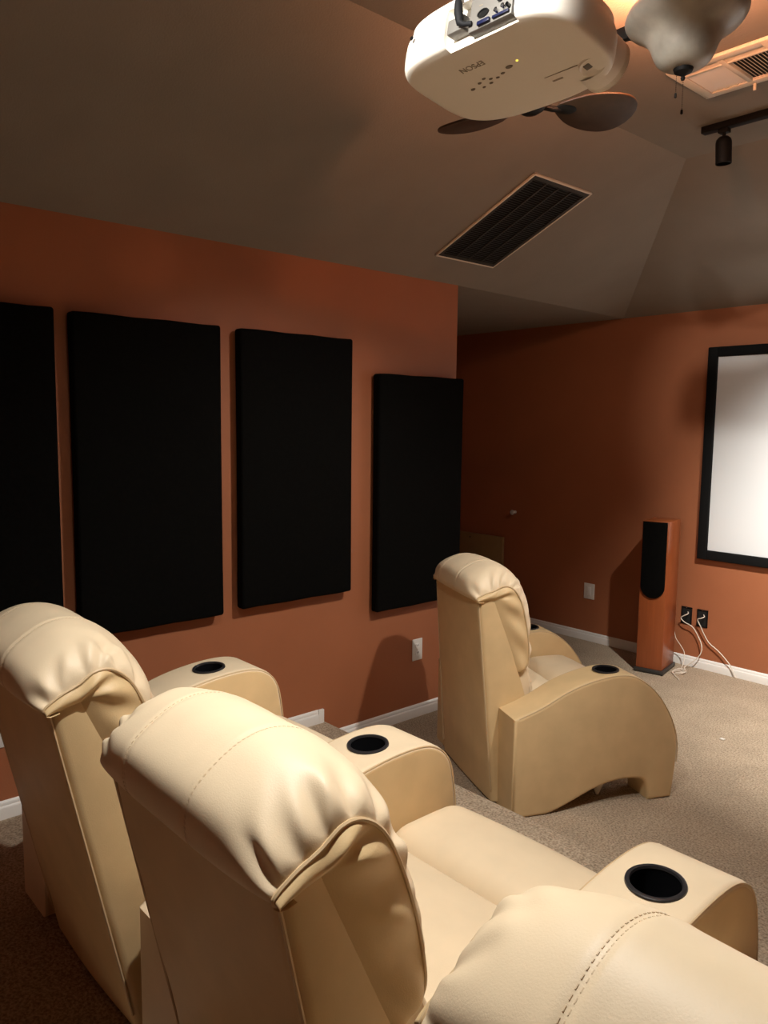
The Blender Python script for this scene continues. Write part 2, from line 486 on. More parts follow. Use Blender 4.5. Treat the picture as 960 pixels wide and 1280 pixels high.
# small things on the alcove part of the screen wall
bm = bmesh.new()
add_lathe(bm, [(0, 0), (.013, 0), (.013, .008), (.008, .012), (.010, .022), (.017, .03), (.02, .038), (.017, .047), (0, .05)], 24, Matrix.Translation((-4.0, SY, 0.905)) @ Matrix.Rotation(PI / 2, 4, 'X'))
tag(mesh_obj('door_bumper', bm, M['white_plate']), 'small round white bumper knob alone on the dark alcove wall', 'knob')
t = empty('access_board', 'tan board standing against dark wall behind the front recliner', 'board', (-4.36, SY - .03, 0))
bm = bmesh.new(); add_box(bm, (-.27, -.012, 0), (.27, .012, .69), .002); mesh_obj('board', bm, M['tan_board'], t)
bm = bmesh.new(); add_lathe(bm, [(0, 0), (.006, 0), (.006, .001), (0, .0015)], 12, Matrix.Translation((-.085, -.012, .655)) @ Matrix.Rotation(PI / 2, 4, 'X')); mesh_obj('screw', bm, M['black_metal'], t)

# ---------------------------------------------------------------- projection screen
def projection_screen():
    x0, x1, z0, z1, fw = -2.443, -0.09, 0.742, 2.112, 0.062
    t = empty('projection_screen', 'white projection screen in black velvet frame on terracotta wall', 'screen', ((x0 + x1) / 2, SY, z0))
    cx = (x0 + x1) / 2; hw = (x1 - x0) / 2; H = z1 - z0
    bm = bmesh.new(); add_box(bm, (-hw + .03, -.022, .03), (hw - .03, -.016, H - .03)); mesh_obj('screen_surface', bm, M['screen'], t, smooth=False)
    def bar(a, b):
        bm = bmesh.new(); add_box(bm, a, b, .006, 3); mesh_obj('frame_bar', bm, M['screen_frame'], t)
    bar((-hw, -.042, 0), (-hw + fw, -.004, H)); bar((hw - fw, -.042, 0), (hw, -.004, H))
    bar((-hw + fw - .003, -.0418, 0), (hw - fw + .003, -.004, fw)); bar((-hw + fw - .003, -.0418, H - fw), (hw - fw + .003, -.004, H))
    for x in (-hw * .6, hw * .6):
        bm = bmesh.new(); add_box(bm, (x - .05, -.008, H - .08), (x + .05, 0, H - .02))
        mesh_obj('wall_bracket', bm, M['black_metal'], t, smooth=False)
projection_screen()

# ---------------------------------------------------------------- tower speaker
def tower_speaker():
    a = math.radians(12); W, D, H = .169, .25, 1.0
    t = empty('tower_speaker', 'slim cherry wood tower speaker with rounded black grille beside the screen', 'speaker', (-2.48, 4.622, 0), a)
    # local: front face on y=0, cabinet goes to +y, right edge at x=0
    bm = bmesh.new(); add_box(bm, (-W, 0, .03), (0, D, H), .003, 2); mesh_obj('cabinet', bm, M['cherry'], t)
    bm = bmesh.new(); add_box(bm, (-W - .012, -.012, .006), (.012, D + .012, .03), .004, 2); mesh_obj('plinth', bm, M['plinth'], t)
    for x in (-W, 0):
        for y in (0, D):
            bm = bmesh.new(); add_lathe(bm, [(0, 0), (.009, 0), (.011, .007), (0, .007)], 12, Matrix.Translation((x, y, 0))); mesh_obj('foot', bm, M['black_plastic'], t)
    gw = W - .014; r = gw / 2; zb = .50; zt = H - .003
    out = [(-gw / 2, zt), (-gw / 2, zb + r)] + [(-r * math.cos(k * PI / 20), zb + r - r * math.sin(k * PI / 20)) for k in range(1, 20)] + [(gw / 2, zb + r), (gw / 2, zt)]
    mt = Matrix(((1, 0, 0, -W / 2), (0, 0, -1, 0), (0, 1, 0, 0), (0, 0, 0, 1)))
    bm = bmesh.new(); add_prism(bm, out, mt, .013, .004, 2); g = mesh_obj('grille', bm, M['black_fabric'], t)
    bm = bmesh.new(); add_box(bm, (-W / 2 - .035, D, .2), (-W / 2 + .035, D + .004, .3), .001); mesh_obj('terminal_plate', bm, M['black_plastic'], t)
tower_speaker()

# ---------------------------------------------------------------- recliners
ARM_TOP = [(-.02, .42), (.106, .462), (.231, .519), (.33, .55), (.41, .565), (.49, .571), (.572, .556), (.657, .503), (.715, .442), (.761, .373), (.794, .295), (.806, .218), (.80, .118), (.786, 0.0)]
ARM_BOT = [(.664, 0.0), (.655, .04), (.645, .066), (.624, .084), (.58, .092), (.514, .094), (.44, .086), (.36, .066), (.28, .038), (.20, .012), (.15, 0.0)]

REAR_TOP = [(-.22, .37), (-.05, .475), (.1, .548), (.22, .592), (.33, .614), (.44, .622), (.52, .614), (.575, .585), (.606, .54), (.62, .48), (.63, .40), (.635, .25), (.63, .1), (.625, 0.0)]
REAR_BOT = [(.52, 0.0), (.51, .04), (.49, .075), (.44, .09), (.34, .085), (.22, .06), (.10, .02), (.04, 0.0)]
def arm_outline(rear):
    top, ARM_B = (REAR_TOP, REAR_BOT) if rear else (ARM_TOP, ARM_BOT)
    tp = catmull([(*p, 0) for p in top[:-1]], 4) + [Vector((*top[-1], 0))]
    bt = catmull([(*p, 0) for p in ARM_B], 2)
    if not rear:
        for v in tp: v.x *= .945
        for v in bt: v.x *= .945; v.y *= 1.15
    out = [(v.x, v.y) for v in tp] + [(v.x, v.y) for v in bt] + [(top[0][0] + .0, 0.0)]
    return out, tp

def make_arm(parent, cx, width, ext, cup_y, label=None):
    top_m = M['leather'] if ext else M['shaded_vinyl']
    out, tp = arm_outline(ext)
    bm = bmesh.new()
    mt = Matrix(((0, 0, 1, cx - width / 2), (1, 0, 0, 0), (0, 1, 0, 0), (0, 0, 0, 1)))
    add_prism(bm, out, mt, width, .016, 4)
    a = mesh_obj('arm', bm, top_m, parent, angle=50)
    # sides in the matching vinyl whose colour already holds their shade
    a.data.materials.append(M['shaded_vinyl'])
    # cup hole, square to the top surface
    i = min(range(len(tp)), key=lambda k: abs(tp[k].x - cup_y))
    d = (tp[i + 1] - tp[i - 1]).normalized()
    n = Vector((0, -d.y, d.x)); t = Vector((0, d.x, d.y))
    mc = Matrix((Vector((1, 0, 0)), t, n)).transposed().to_4x4(); mc.translation = Vector((cx, cup_y, tp[i].y))
    cb = bmesh.new(); add_lathe(cb, [(0, -.095), (.049, -.095), (.049, .05), (0, .05)], 40, mc)
    cut = mesh_obj('cutter', cb, M['cup']); 
    cut.parent = parent
    boolean_cut(a, cut)
    a.data.polygons.foreach_set('use_smooth', [True] * len(a.data.polygons)); a.data.set_sharp_from_angle(angle=math.radians(50))
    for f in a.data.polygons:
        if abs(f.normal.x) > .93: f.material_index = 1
    cb = bmesh.new()
    add_lathe(cb, [(0, -.088), (.042, -.088), (.0455, -.08), (.047, -.004), (.0475, .0015), (.0485, .0035)], 40, mc)
    mesh_obj('cup_holder', cb, M['cup'], a)
    cb = bmesh.new()
    add_lathe(cb, [(.0465, -.001), (.048, .004), (.052, .0048), (.056, .003), (.057, 0.0), (.054, -.002)], 40, mc)
    mesh_obj('cup_holder_rim', cb, M['cup_rim'], a)
    for s in (-1, 1):
        pb = bmesh.new()
        add_tube(pb, [(cx + s * (width / 2 - .0045), p.x, p.y - .0055) for p in tp[1:-3]], .0026, 6)
        mesh_obj('piping', pb, M['piping'], a)
    return a

PILLOW_MID = [(.02, .862), (-.008, .862), (-.032, .90), (-.012, .962), (.06, .998), (.125, 1.0), (.185, .97), (.235, .91), (.262, .83), (.268, .74), (.258, .65), (.232, .585), (.19, .55)]
PILLOW_END = [(.02, .862), (.0, .864), (-.006, .878), (.03, .893), (.075, .902), (.115, .915), (.15, .905), (.18, .87), (.20, .81), (.213, .73), (.219, .64), (.214, .57), (.19, .54)]
CUSH_MID = [(.20, .60), (.235, .57), (.252, .52), (.262, .46), (.26, .40), (.235, .36), (.19, .34)]
CUSH_END = [(.19, .59), (.205, .56), (.215, .51), (.22, .46), (.217, .41), (.205, .375), (.18, .355)]

WEDGE = .22
def back_map(theta, fb, ds, xo=0.0):
    c, s_ = math.cos(theta), math.sin(theta)
    return lambda x, r, s: Vector((x + xo, fb + r * c - (s + ds) * s_, (s + ds) * c + r * s_))

def pillow_surface(bp, hw, mid, end, p, nu, nv, creases, seams, seed, crease_amp=.0085, gus=None):
    rnd = random.Random(seed)
    mc = catmull([(*q, 0) for q in mid], nv); ec = catmull([(*q, 0) for q in end], nv)
    n = len(mc)
    cr = []
    for side in (-1, 1):
        for k in range(creases):
            cr.append((.17 + .74 * (k + rnd.uniform(.2, .8)) / creases, rnd.uniform(.6, 1.35), rnd.uniform(-.35, .35), rnd.uniform(.011, .019), side, rnd.uniform(.48, .74)))
    rows = []
    us = [math.sin(PI / 2 * (-1 + 2 * i / nu)) for i in range(nu + 1)]
    us = [0.55 * u + 0.45 * (-1 + 2 * i / nu) for i, u in enumerate(us)]
    for u in us:
        wgt = max(0, 1 - abs(u) ** p) ** .55
        row = []
        for k in range(n):
            v = k / (n - 1)
            q = ec[k].lerp(mc[k], wgt)
            a, b = mc[max(0, k - 1)].lerp(ec[max(0, k - 1)], 1 - wgt), mc[min(n - 1, k + 1)].lerp(ec[min(n - 1, k + 1)], 1 - wgt)
            tg = (b - a).normalized(); nr = Vector((-tg.y, tg.x, 0))
            h = 0.0
            edge = max(0, min(1, (v - .12) * 8)) * min(1, (1 - v) * 10)
            au = abs(u)
            for vk, am, sl, sg, side, u0 in cr:
                if side * u < 0 or au < u0: continue
                en = (au - u0) / (1 - u0)
                en = en * en * (3 - 2 * en) * min(1, (1 - au) * 30 + .45)
                d = (v - vk - sl * (1 - au)) / (sg * (1 + 3.0 * (1 - au)))
                h += am * crease_amp * en * edge * (.45 * math.exp(-((abs(d) - 2.1) / 1.0) ** 2) - math.exp(-d * d))
            for su in seams:
                h -= .003 * math.exp(-((u - su) / .012) ** 2) * edge
                h += .0012 * math.exp(-((abs(u - su) - .05) / .04) ** 2) * edge
            h += .0022 * math.sin(5.1 * u + 9 * v + seed) * math.sin(3.3 * u - 7 * v) * edge
            q = q + nr * h
            x = hw * u * (1 + .012 * math.sin(PI * v))
            row.append(bp(x, q.x, q.y))
        rows.append(row)
    return rows, ec

def make_recliner(label, loc, rz, arms, theta, fb, bw, ds, seed, group, seat=(0.0, .275), taper=0.0, xo=0.0):
    t = empty('recliner', label, 'recliner', loc, rz, group)
    bp = back_map(theta, fb, ds, xo)
    hw = bw / 2
    # --- upholstered back board: rear panel that runs to the floor
    bm = bmesh.new()
    rows = []
    cs, sn = math.cos(theta), math.sin(theta)
    rb = .024; th = .088
    sec = []
    for k in range(7):
        a = PI + k * PI / 2 / 6
        sec.append((-hw + rb + rb * math.cos(a), rb + rb * math.sin(a)))
    for k in range(1, 16): sec.append((-hw + rb + (2 * hw - 2 * rb) * k / 16, -.004 * math.sin(PI * k / 16)))
    for k in range(7):
        a = 1.5 * PI + k * PI / 2 / 6
        sec.append((hw - rb + rb * math.cos(a), rb + rb * math.sin(a)))
    sec += [(hw + .002, .055), (hw - .004, th)] + [(hw - .004 - (2 * hw - .008) * k / 8, th) for k in range(1, 8)] + [(-hw + .004, th), (-hw - .002, .055)]
    smin = (0.012 - 0) / cs - ds
    for j in range(25):
        s = smin + (.868 - smin) * j / 24
        z_f = j / 24
        row = []
        tk = 1 + max(0, .868 - s) * WEDGE / .088
        for x, r in sec:
            if r > .05: r *= tk
            rip = .0015 * math.sin(11 * x + 6 * s + seed) + .0012 * math.sin(26 * s + 7 * x)
            row.append(bp(x * (1 + taper * (.868 - s)), r + rip, s))
        rows.append(row)
    vs = add_grid(bm, rows, True)
    bm.faces.new(vs[0]); bm.faces.new(vs[-1])
    board = mesh_obj('back_panel', bm, M['shaded_vinyl'], t, angle=55)
    for s_ in (-1, 1):
        pb = bmesh.new(); add_tube(pb, [bp(s_ * (hw - .006) * (1 + taper * (.868 - (smin + .05 + (.86 - smin - .05) * k / 20))), .003, smin + .05 + (.86 - smin - .05) * k / 20) for k in range(21)], .0034, 6)
        mesh_obj('piping', pb, M['piping'], board)
    pb = bmesh.new(); add_tube(pb, [bp(-hw + .01 + (2 * hw - .02) * k / 20, -.003, .868) for k in range(21)], .004, 6)
    mesh_obj('piping', pb, M['piping'], board)
    # --- headrest pillow over the top
    seams = (-.40, .34)
    bm = bmesh.new()
    rows, ec = pillow_surface(bp, hw, PILLOW_MID, PILLOW_END, 3.2, 130, 16, 9, seams, seed)
    add_grid(bm, rows)
    pil = mesh_obj('headrest_pillow', bm, M['leather'], t, angle=80)
    for s_ in (-1, 1):
        bm = bmesh.new()
        g = []
        for k, q in enumerate(ec):
            v = k / (len(ec) - 1)
            inner = Vector((min(q.x, .07), min(q.y, .86), 0)) if q.y > .86 else Vector((min(q.x - .01, .07 + (.86 - q.y) * WEDGE), q.y, 0))
            row = []
            for j in range(13):
                f = j / 12
                pt = q.lerp(inner, f)
                bulge = .016 * math.sin(PI * min(1, f * 1.0)) - .004 * f
                bulge += .010 * math.sin(v * 36 + f * 3.5 + seed + 1.3 * math.sin(9 * v)) * (1 - f) ** .7 * math.sin(PI * min(1, f * 1.2)) * min(1, max(0, v - .2) * 4)
                row.append(bp(s_ * (hw * (1 + .012 * math.sin(PI * v)) + bulge), pt.x, pt.y))
            g.append(row)
        add_grid(bm, g)
        mesh_obj('side_gusset', bm, M['shaded_vinyl'], pil, angle=80)
    for s_ in (-1, 1):
        pb = bmesh.new(); add_tube(pb, [bp(s_ * (hw * (1 + .012 * math.sin(PI * k / (len(ec) - 1))) + .001), q.x, q.y) for k, q in enumerate(ec)][7::2], .0038, 6)
        mesh_obj('piping', pb, M['piping'], pil)
    for su in seams:
        for off in (-.008, .008):
            pb = bmesh.new()
            i = min(range(len(rows)), key=lambda k: abs(rows[k][0].x - hw * (su + off)))
            line = rows[i]
            for k in range(12, len(line) - 12, 2):
                a, b = line[k], line[k + 2]
                add_tube(pb, [a.lerp(b, .1), a.lerp(b, .62)], .0009, 5)
            mesh_obj('stitching', pb, M['thread'], pil)['kind'] = 'stuff'
    # --- lower back cushion
    bm = bmesh.new()
    rows2, ec2 = pillow_surface(bp, hw - .014, CUSH_MID, CUSH_END, 3.5, 60, 7, 6, (), seed + 5, .004)
    add_grid(bm, rows2)
    for s_ in (-1, 1):
        add_grid(bm, [[bp(s_ * (hw - .014) * (1 + .012 * math.sin(PI * k / (len(ec2) - 1))), q.x + (.07 - q.x) * j / 4, q.y) for j in range(5)] for k, q in enumerate(ec2)])
    bmesh.ops.remove_doubles(bm, verts=bm.verts, dist=1e-4)
    mesh_obj('back_cushion', bm, M['leather'], t, angle=60)
    # --- seat: two upholstered sections
    def crown(hx, hy, amt):
        def f(v):
            if v.z > 0: v.z += amt * (1 - (v.x / hx) ** 2) * (1 - (v.y / hy) ** 2)
            return v
        return f
    sx, sw = seat
    y0, y1, y2 = fb + .07, .325, .61
    bm = bmesh.new(); add_soft_box(bm, (sw, (y1 - y0) / 2, .085), .028, 8, crown(sw, (y1 - y0) / 2, .02), Matrix.Translation((sx, (y0 + y1) / 2, .365)))
    mesh_obj('seat_cushion', bm, M['leather'], t, angle=60)
    bm = bmesh.new(); add_soft_box(bm, (sw - .002, (y2 - y1) / 2, .105), .075, 8, crown(sw, (y2 - y1) / 2, .022), Matrix.Translation((sx, (y1 + y2) / 2, .352)))
    mesh_obj('seat_front_roll', bm, M['leather'], t, angle=60)
    bm = bmesh.new(); add_soft_box(bm, (sw - .004, .035, .095), .025, 6, None, Matrix.Translation((sx, .56, .155)))
    mesh_obj('footrest_pad', bm, M['leather'], t, angle=60)
    bm = bmesh.new(); add_box(bm, (sx - sw, fb + .095, .06), (sx + sw, .56, .285), .004); mesh_obj('seat_frame', bm, M['black_void'], t)
    for s_ in (-1, 1):
        for y in (fb + .15, .50):
            bm = bmesh.new(); add_box(bm, (sx + s_ * (sw - .06) - .02, y - .02, 0), (sx + s_ * (sw - .06) + .02, y + .02, .07), .003); mesh_obj('leg', bm, M['black_plastic'], t)
    for cx, aw, ext, cy in arms:
        make_arm(t, cx, aw, ext, cy)
    return t

# front recliner on the lower floor, turned toward the screen
FA = math.radians(-25)
ca, sa = math.cos(FA), math.sin(FA)
def front_loc():
    # right arm outer rear corner sits at (-1.961, 2.444)
    o = Vector((-1.905, 2.432)); lx = .45
    return (o.x - lx * ca, o.y - lx * sa, 0)
fr = make_recliner('cream leather recliner alone on the lower floor before the speaker', front_loc(), FA,
    [(-.352, .165, 0, .44), (.369, .165, 0, .44)], math.radians(4.5), -.045, .505, .012, 3, 'cream leather recliners', (.008, .268), .17, .022)
bm = bmesh.new(); add_lathe(bm, [(0, 0), (.008, .004), (.034, .075), (.03, .09), (0, .09)], 12, Matrix.Translation((.345, .44, 0)))
mesh_obj('leg', bm, M['foot'], fr, label='pale pointed leg under the arm')

RY = .92
REAR = [(-1.945, 'left', 11, -.434, (-.005, .322)), (-1.075, 'mid', 23, -.449, (-.034, .310)), (-0.246, 'right', 31, -.444, (-.028, .315))]
rear_labels = ['cream leather recliner nearest the left wall in the rear row', 'middle cream leather recliner of the rear row, its back nearest the camera',
               'cream leather recliner cut off at the lower right picture corner']
for (cx, nm, sd, ao, st), lb in zip(REAR, rear_labels):
    arms = [(ao, .2, 1, .385)]
    if nm == 'right': arms.append((.424, .2, 1, .385))
    make_recliner(lb, (cx, RY, PZ), 0, arms, math.radians(12), -.205, .550, .003, sd, 'cream leather recliners', st)

# ---------------------------------------------------------------- projector
def text_mesh(body, size, m, parent, mtx, name='lettering', ext=.0006):
    cu = bpy.data.curves.new('text', 'FONT'); cu.body = body; cu.size = size; cu.extrude = ext; cu.align_x = 'CENTER'; cu.align_y = 'CENTER'
    o = bpy.data.objects.new('text', cu); COL.objects.link(o)
    dg = bpy.context.evaluated_depsgraph_get()
    me = bpy.data.meshes.new_from_object(o.evaluated_get(dg))
    bpy.data.objects.remove(o)
    me.materials.append(m)
    me.transform(mtx)
    ob = bpy.data.objects.new(name, me); COL.objects.link(ob); ob.parent = parent
    return ob

def projector():
    t = empty('projector', 'white ceiling mounted projector hanging upside down near the fan', 'projector', (-1.242, 1.455, 2.402), math.radians(1.0))
    t.rotation_euler = (math.radians(-9), 0, math.radians(0.5))
    W, D, H = .468, .318, .11     # local: bottom face z=0, back at y=-D/2, front (lens) at y=+D/2
    def plan(k, n, hw, hd, e=3.8):
        a = 2 * PI * k / n
        c, s = math.cos(a), math.sin(a)
        x = hw * math.copysign(abs(c) ** (2 / e), c); y = hd * math.copysign(abs(s) ** (2 / e), s)
        # front edge bows outward a little
        y += .016 * (1 - (x / hw) ** 2) * (1 if y > 0 else 0)
        return x, y
    n = 96
    prof = [(.0, -.006), (.3, -.0055), (.6, -.0045), (.8, -.003), (.91, -.0015), (.955, .0), (.975, .003), (.988, .009), (.996, .016), (1.0, .03), (1.0, .05), (.995, .065), (.975, .078), (.955, .086), (.95, .10), (.92, .106), (.6, .108), (0, .108)]
    bm = bmesh.new()
    rings = []
    for sc, z in prof:
        if sc == 0: rings.append([bm.verts.new((0, 0, z))]); continue
        rings.append([bm.verts.new((*[c for c in plan(k, n, W / 2 * sc, D / 2 * sc)], z)) for k in range(n)])
    for a, b in zip(rings, rings[1:]):
        for k in range(n):
            k2 = (k + 1) % n
            if len(a) == 1: bm.faces.new((a[0], b[k2], b[k]))
            elif len(b) == 1: bm.faces.new((a[k], a[k2], b[0]))
            else: bm.faces.new((a[k], a[k2], b[k2], b[k]))
    body = mesh_obj('housing', bm, M['projector_white'], t, angle=60)
    # recess for the connectors at the back
    cb = bmesh.new(); add_box(cb, (-.045, -D / 2 - .05, -.02), (.145, -D / 2 + .028, .080), .002)
    cut = mesh_obj('cutter', cb, M['projector_grey']); cut.parent = t
    boolean_cut(body, cut)
    body.data.polygons.foreach_set('use_smooth', [True] * len(body.data.polygons)); body.data.set_sharp_from_angle(angle=math.radians(40))
    bm = bmesh.new(); add_box(bm, (.005, -D / 2 + .004, .004), (.122, -D / 2 + .03, .077), .002); cp = mesh_obj('connector_panel', bm, M['projector_grey'], t); cp.location = (.02, 0, 0)
    yb = -D / 2 + .004
    RX90 = Matrix.Rotation(PI / 2, 4, 'X')
    def port(x, z, r, m, sx=1.0, dep=.004, nm='port'):
        bm = bmesh.new(); add_lathe(bm, [(0, dep * .5), (r * .7, dep * .5), (r * .75, dep), (r, dep), (r, -.001)], 20, Matrix.Translation((x, yb, z)) @ RX90 @ Matrix.Diagonal((sx, 1, 1, 1)))
        mesh_obj(nm, bm, m, cp)
    port(.045, .032, .0085, M['black_plastic'], 1.8); port(.09, .048, .009, M['black_plastic']); port(.112, .05, .0055, M['black_plastic'])
    port(.086, .020, .0048, M['chrome'], 1, .010); port(.104, .022, .0048, M['chrome'], 1, .010)
    port(.116, .020, .0042, M['black_plastic'], 1, .010)
    bm = bmesh.new(); add_box(bm, (.035, yb - .008, .006), (.068, yb, .015), .002); mesh_obj('blue_connector', bm, M['blue'], cp)
    bm = bmesh.new(); add_box(bm, (.075, yb - .006, .007), (.118, yb, .013), .001); mesh_obj('black_connector', bm, M['blue'], cp)
    # printed marks on the connector panel
    for x, z in ((.03, .052), (.06, .055), (.072, .06), (.1, .064)):
        bm = bmesh.new(); add_box(bm, (x, yb - .0006, z), (x + .01, yb, z + .002))
        mesh_obj('panel_print', bm, M['button_brown'], cp, smooth=False)
    # mains plug and cord
    bm = bmesh.new(); add_box(bm, (-.035, -D / 2 - .002, .018), (.012, -D / 2 + .026, .05), .003); mesh_obj('power_socket', bm, M['projector_grey'], t)
    # small socket on the white back
    bm = bmesh.new(); add_lathe(bm, [(0, .001), (.004, .001), (.005, -.001)], 14, Matrix.Translation((-.152, -D / 2 - .0005, .055)) @ RX90); mesh_obj('lock_slot', bm, M['black_plastic'], t)
    # small symbol sticker on the back
    bm = bmesh.new(); add_box(bm, (.075, -D / 2 + .002, .088), (.092, -D / 2 + .012, .098)); mesh_obj('symbol_label', bm, M['projector_grey'], t, smooth=False)
    # control panel on the (downward) top
    zb = -.0052
    def dn(x, y, rz=PI): # faces down; reads from the screen side
        return Matrix.Translation((x, y, zb - .0004)) @ Matrix(((-1, 0, 0, 0), (0, 1, 0, 0), (0, 0, -1, 0), (0, 0, 0, 1)))
    text_mesh('EPSON', .023, M['print_grey'], t, dn(-.038, -.068))
    OX = .028
    bx = [(-.060, -.012, .0042), (-.042, -.022, .0036), (-.030, -.03, .0036), (-.022, -.022, .0036), (-.028, -.010, .0036), (-.012, -.018, .0036), (0.0, -.024, .004), (.016, -.034, .0065), (-.043, -.006, .003), (.032, -.04, .003)]
    for x, y, r in bx[:-1]:
        x = .032 + (x - .032) * 1.7 + OX; y = -.04 + (y + .04) * 1.15 + .012; r *= 1.1
        bm = bmesh.new(); add_lathe(bm, [(0, -.0035), (r * .8, -.003), (r, -.001), (r, .002)], 14, Matrix.Translation((x, y, zb + .001)) @ Matrix.Diagonal((1.5, .8, 1, 1))); mesh_obj('button', bm, M['button_brown'], t)
    x, y, r = bx[-1]; x += OX + .002; y += .010
    bm = bmesh.new(); add_lathe(bm, [(0, -.003), (r, -.0025), (r, .002)], 12, Matrix.Translation((x, y, zb + .001))); mesh_obj('indicator_light', bm, M['led'], t)
    # engraved line and label strip near the lens
    bm = bmesh.new(); add_box(bm, (.07, .060, zb - .0004), (.158, .062, zb + .001)); mesh_obj('engraved_line', bm, M['print_grey'], t, smooth=False)
    bm = bmesh.new(); add_box(bm, (.078, .080, zb - .0004), (.105, .085, zb + .001), 0); mesh_obj('lens_shift_print', bm, M['print_grey'], t, smooth=False)
    # round lens-shift hatch
    bm = bmesh.new(); mh = Matrix.Translation((.180, .085, -.001)) @ Matrix.Rotation(math.radians(-14), 4, 'Y')
    add_lathe(bm, [(0, -.0015), (.022, -.0015), (.025, -.004), (.028, -.005), (.030, -.003), (.030, .004)], 32, mh); mesh_obj('lens_shift_cover', bm, M['projector_white'], t)
    bm = bmesh.new(); add_box(bm, (-.008, -.009, -.005), (.008, .009, -.001), .002, mtx=Matrix.Translation((.172, .079, -.001)) @ Matrix.Rotation(math.radians(-14), 4, 'Y')); mesh_obj('lens_shift_dial', bm, M['projector_grey'], t)
    # lens barrel
    ml = Matrix.Translation((.150, D / 2 - .022, .052)) @ Matrix.Rotation(-PI / 2, 4, 'X')
    bm = bmesh.new(); add_lathe(bm, [(.06, -.02), (.06, .022), (.059, .026), (.059, .028), (.057, .026), (.057, .016), (.057, .014), (.057, .04), (.059, .043), (.052, .043), (.05, .03), (.045, .01)], 48, ml); mesh_obj('lens_ring', bm, M['projector_white'], t)
    bm = bmesh.new(); add_lathe(bm, [(0, .026), (.02, .024), (.046, .012)], 32, ml); mesh_obj('lens', bm, M['glass_lens'], t)
    # ceiling mount: bracket and pole up to the flat ceiling
    bm = bmesh.new(); add_box(bm, (-.09, -.07, .107), (.09, .07, .117), .002); mesh_obj('mount_plate', bm, M['projector_white'], t)
    bm = bmesh.new(); add_tube(bm, [(0, 0, .11), (0, -.045, .405)], .019, 20)
    mesh_obj('mount_pole', bm, M['projector_white'], t)
    return t
PR = projector()
bpy.context.view_layer.update()
PMI = PR.matrix_world.inverted()
# power cord that comes down from the ceiling, its plug in the projector's back
bm = bmesh.new()
add_tube(bm, catmull([(.004, -.178, .072), (-.004, -.2, .11), (-.004, -.205, .16), (.01, -.2, .2), PMI @ Vector((-1.23, 1.28, 2.75)), PMI @ Vector((-1.23, 1.29, 2.815))], 8), .0035, 8)
cord = mesh_obj('power_cord', bm, M['cord'], PR, label='black power cord')
bm = bmesh.new()
add_tube(bm, [(.004, -.176, .080), (.005, -.174, .066), (.007, -.172, .045), (.010, -.168, .026), (.020, -.166, .020), (.036, -.158, .020)], lambda f: .005 + .005 * math.sin(PI * min(1, f * 1.3)), 12)
mesh_obj('plug', bm, M['cord'], cord)

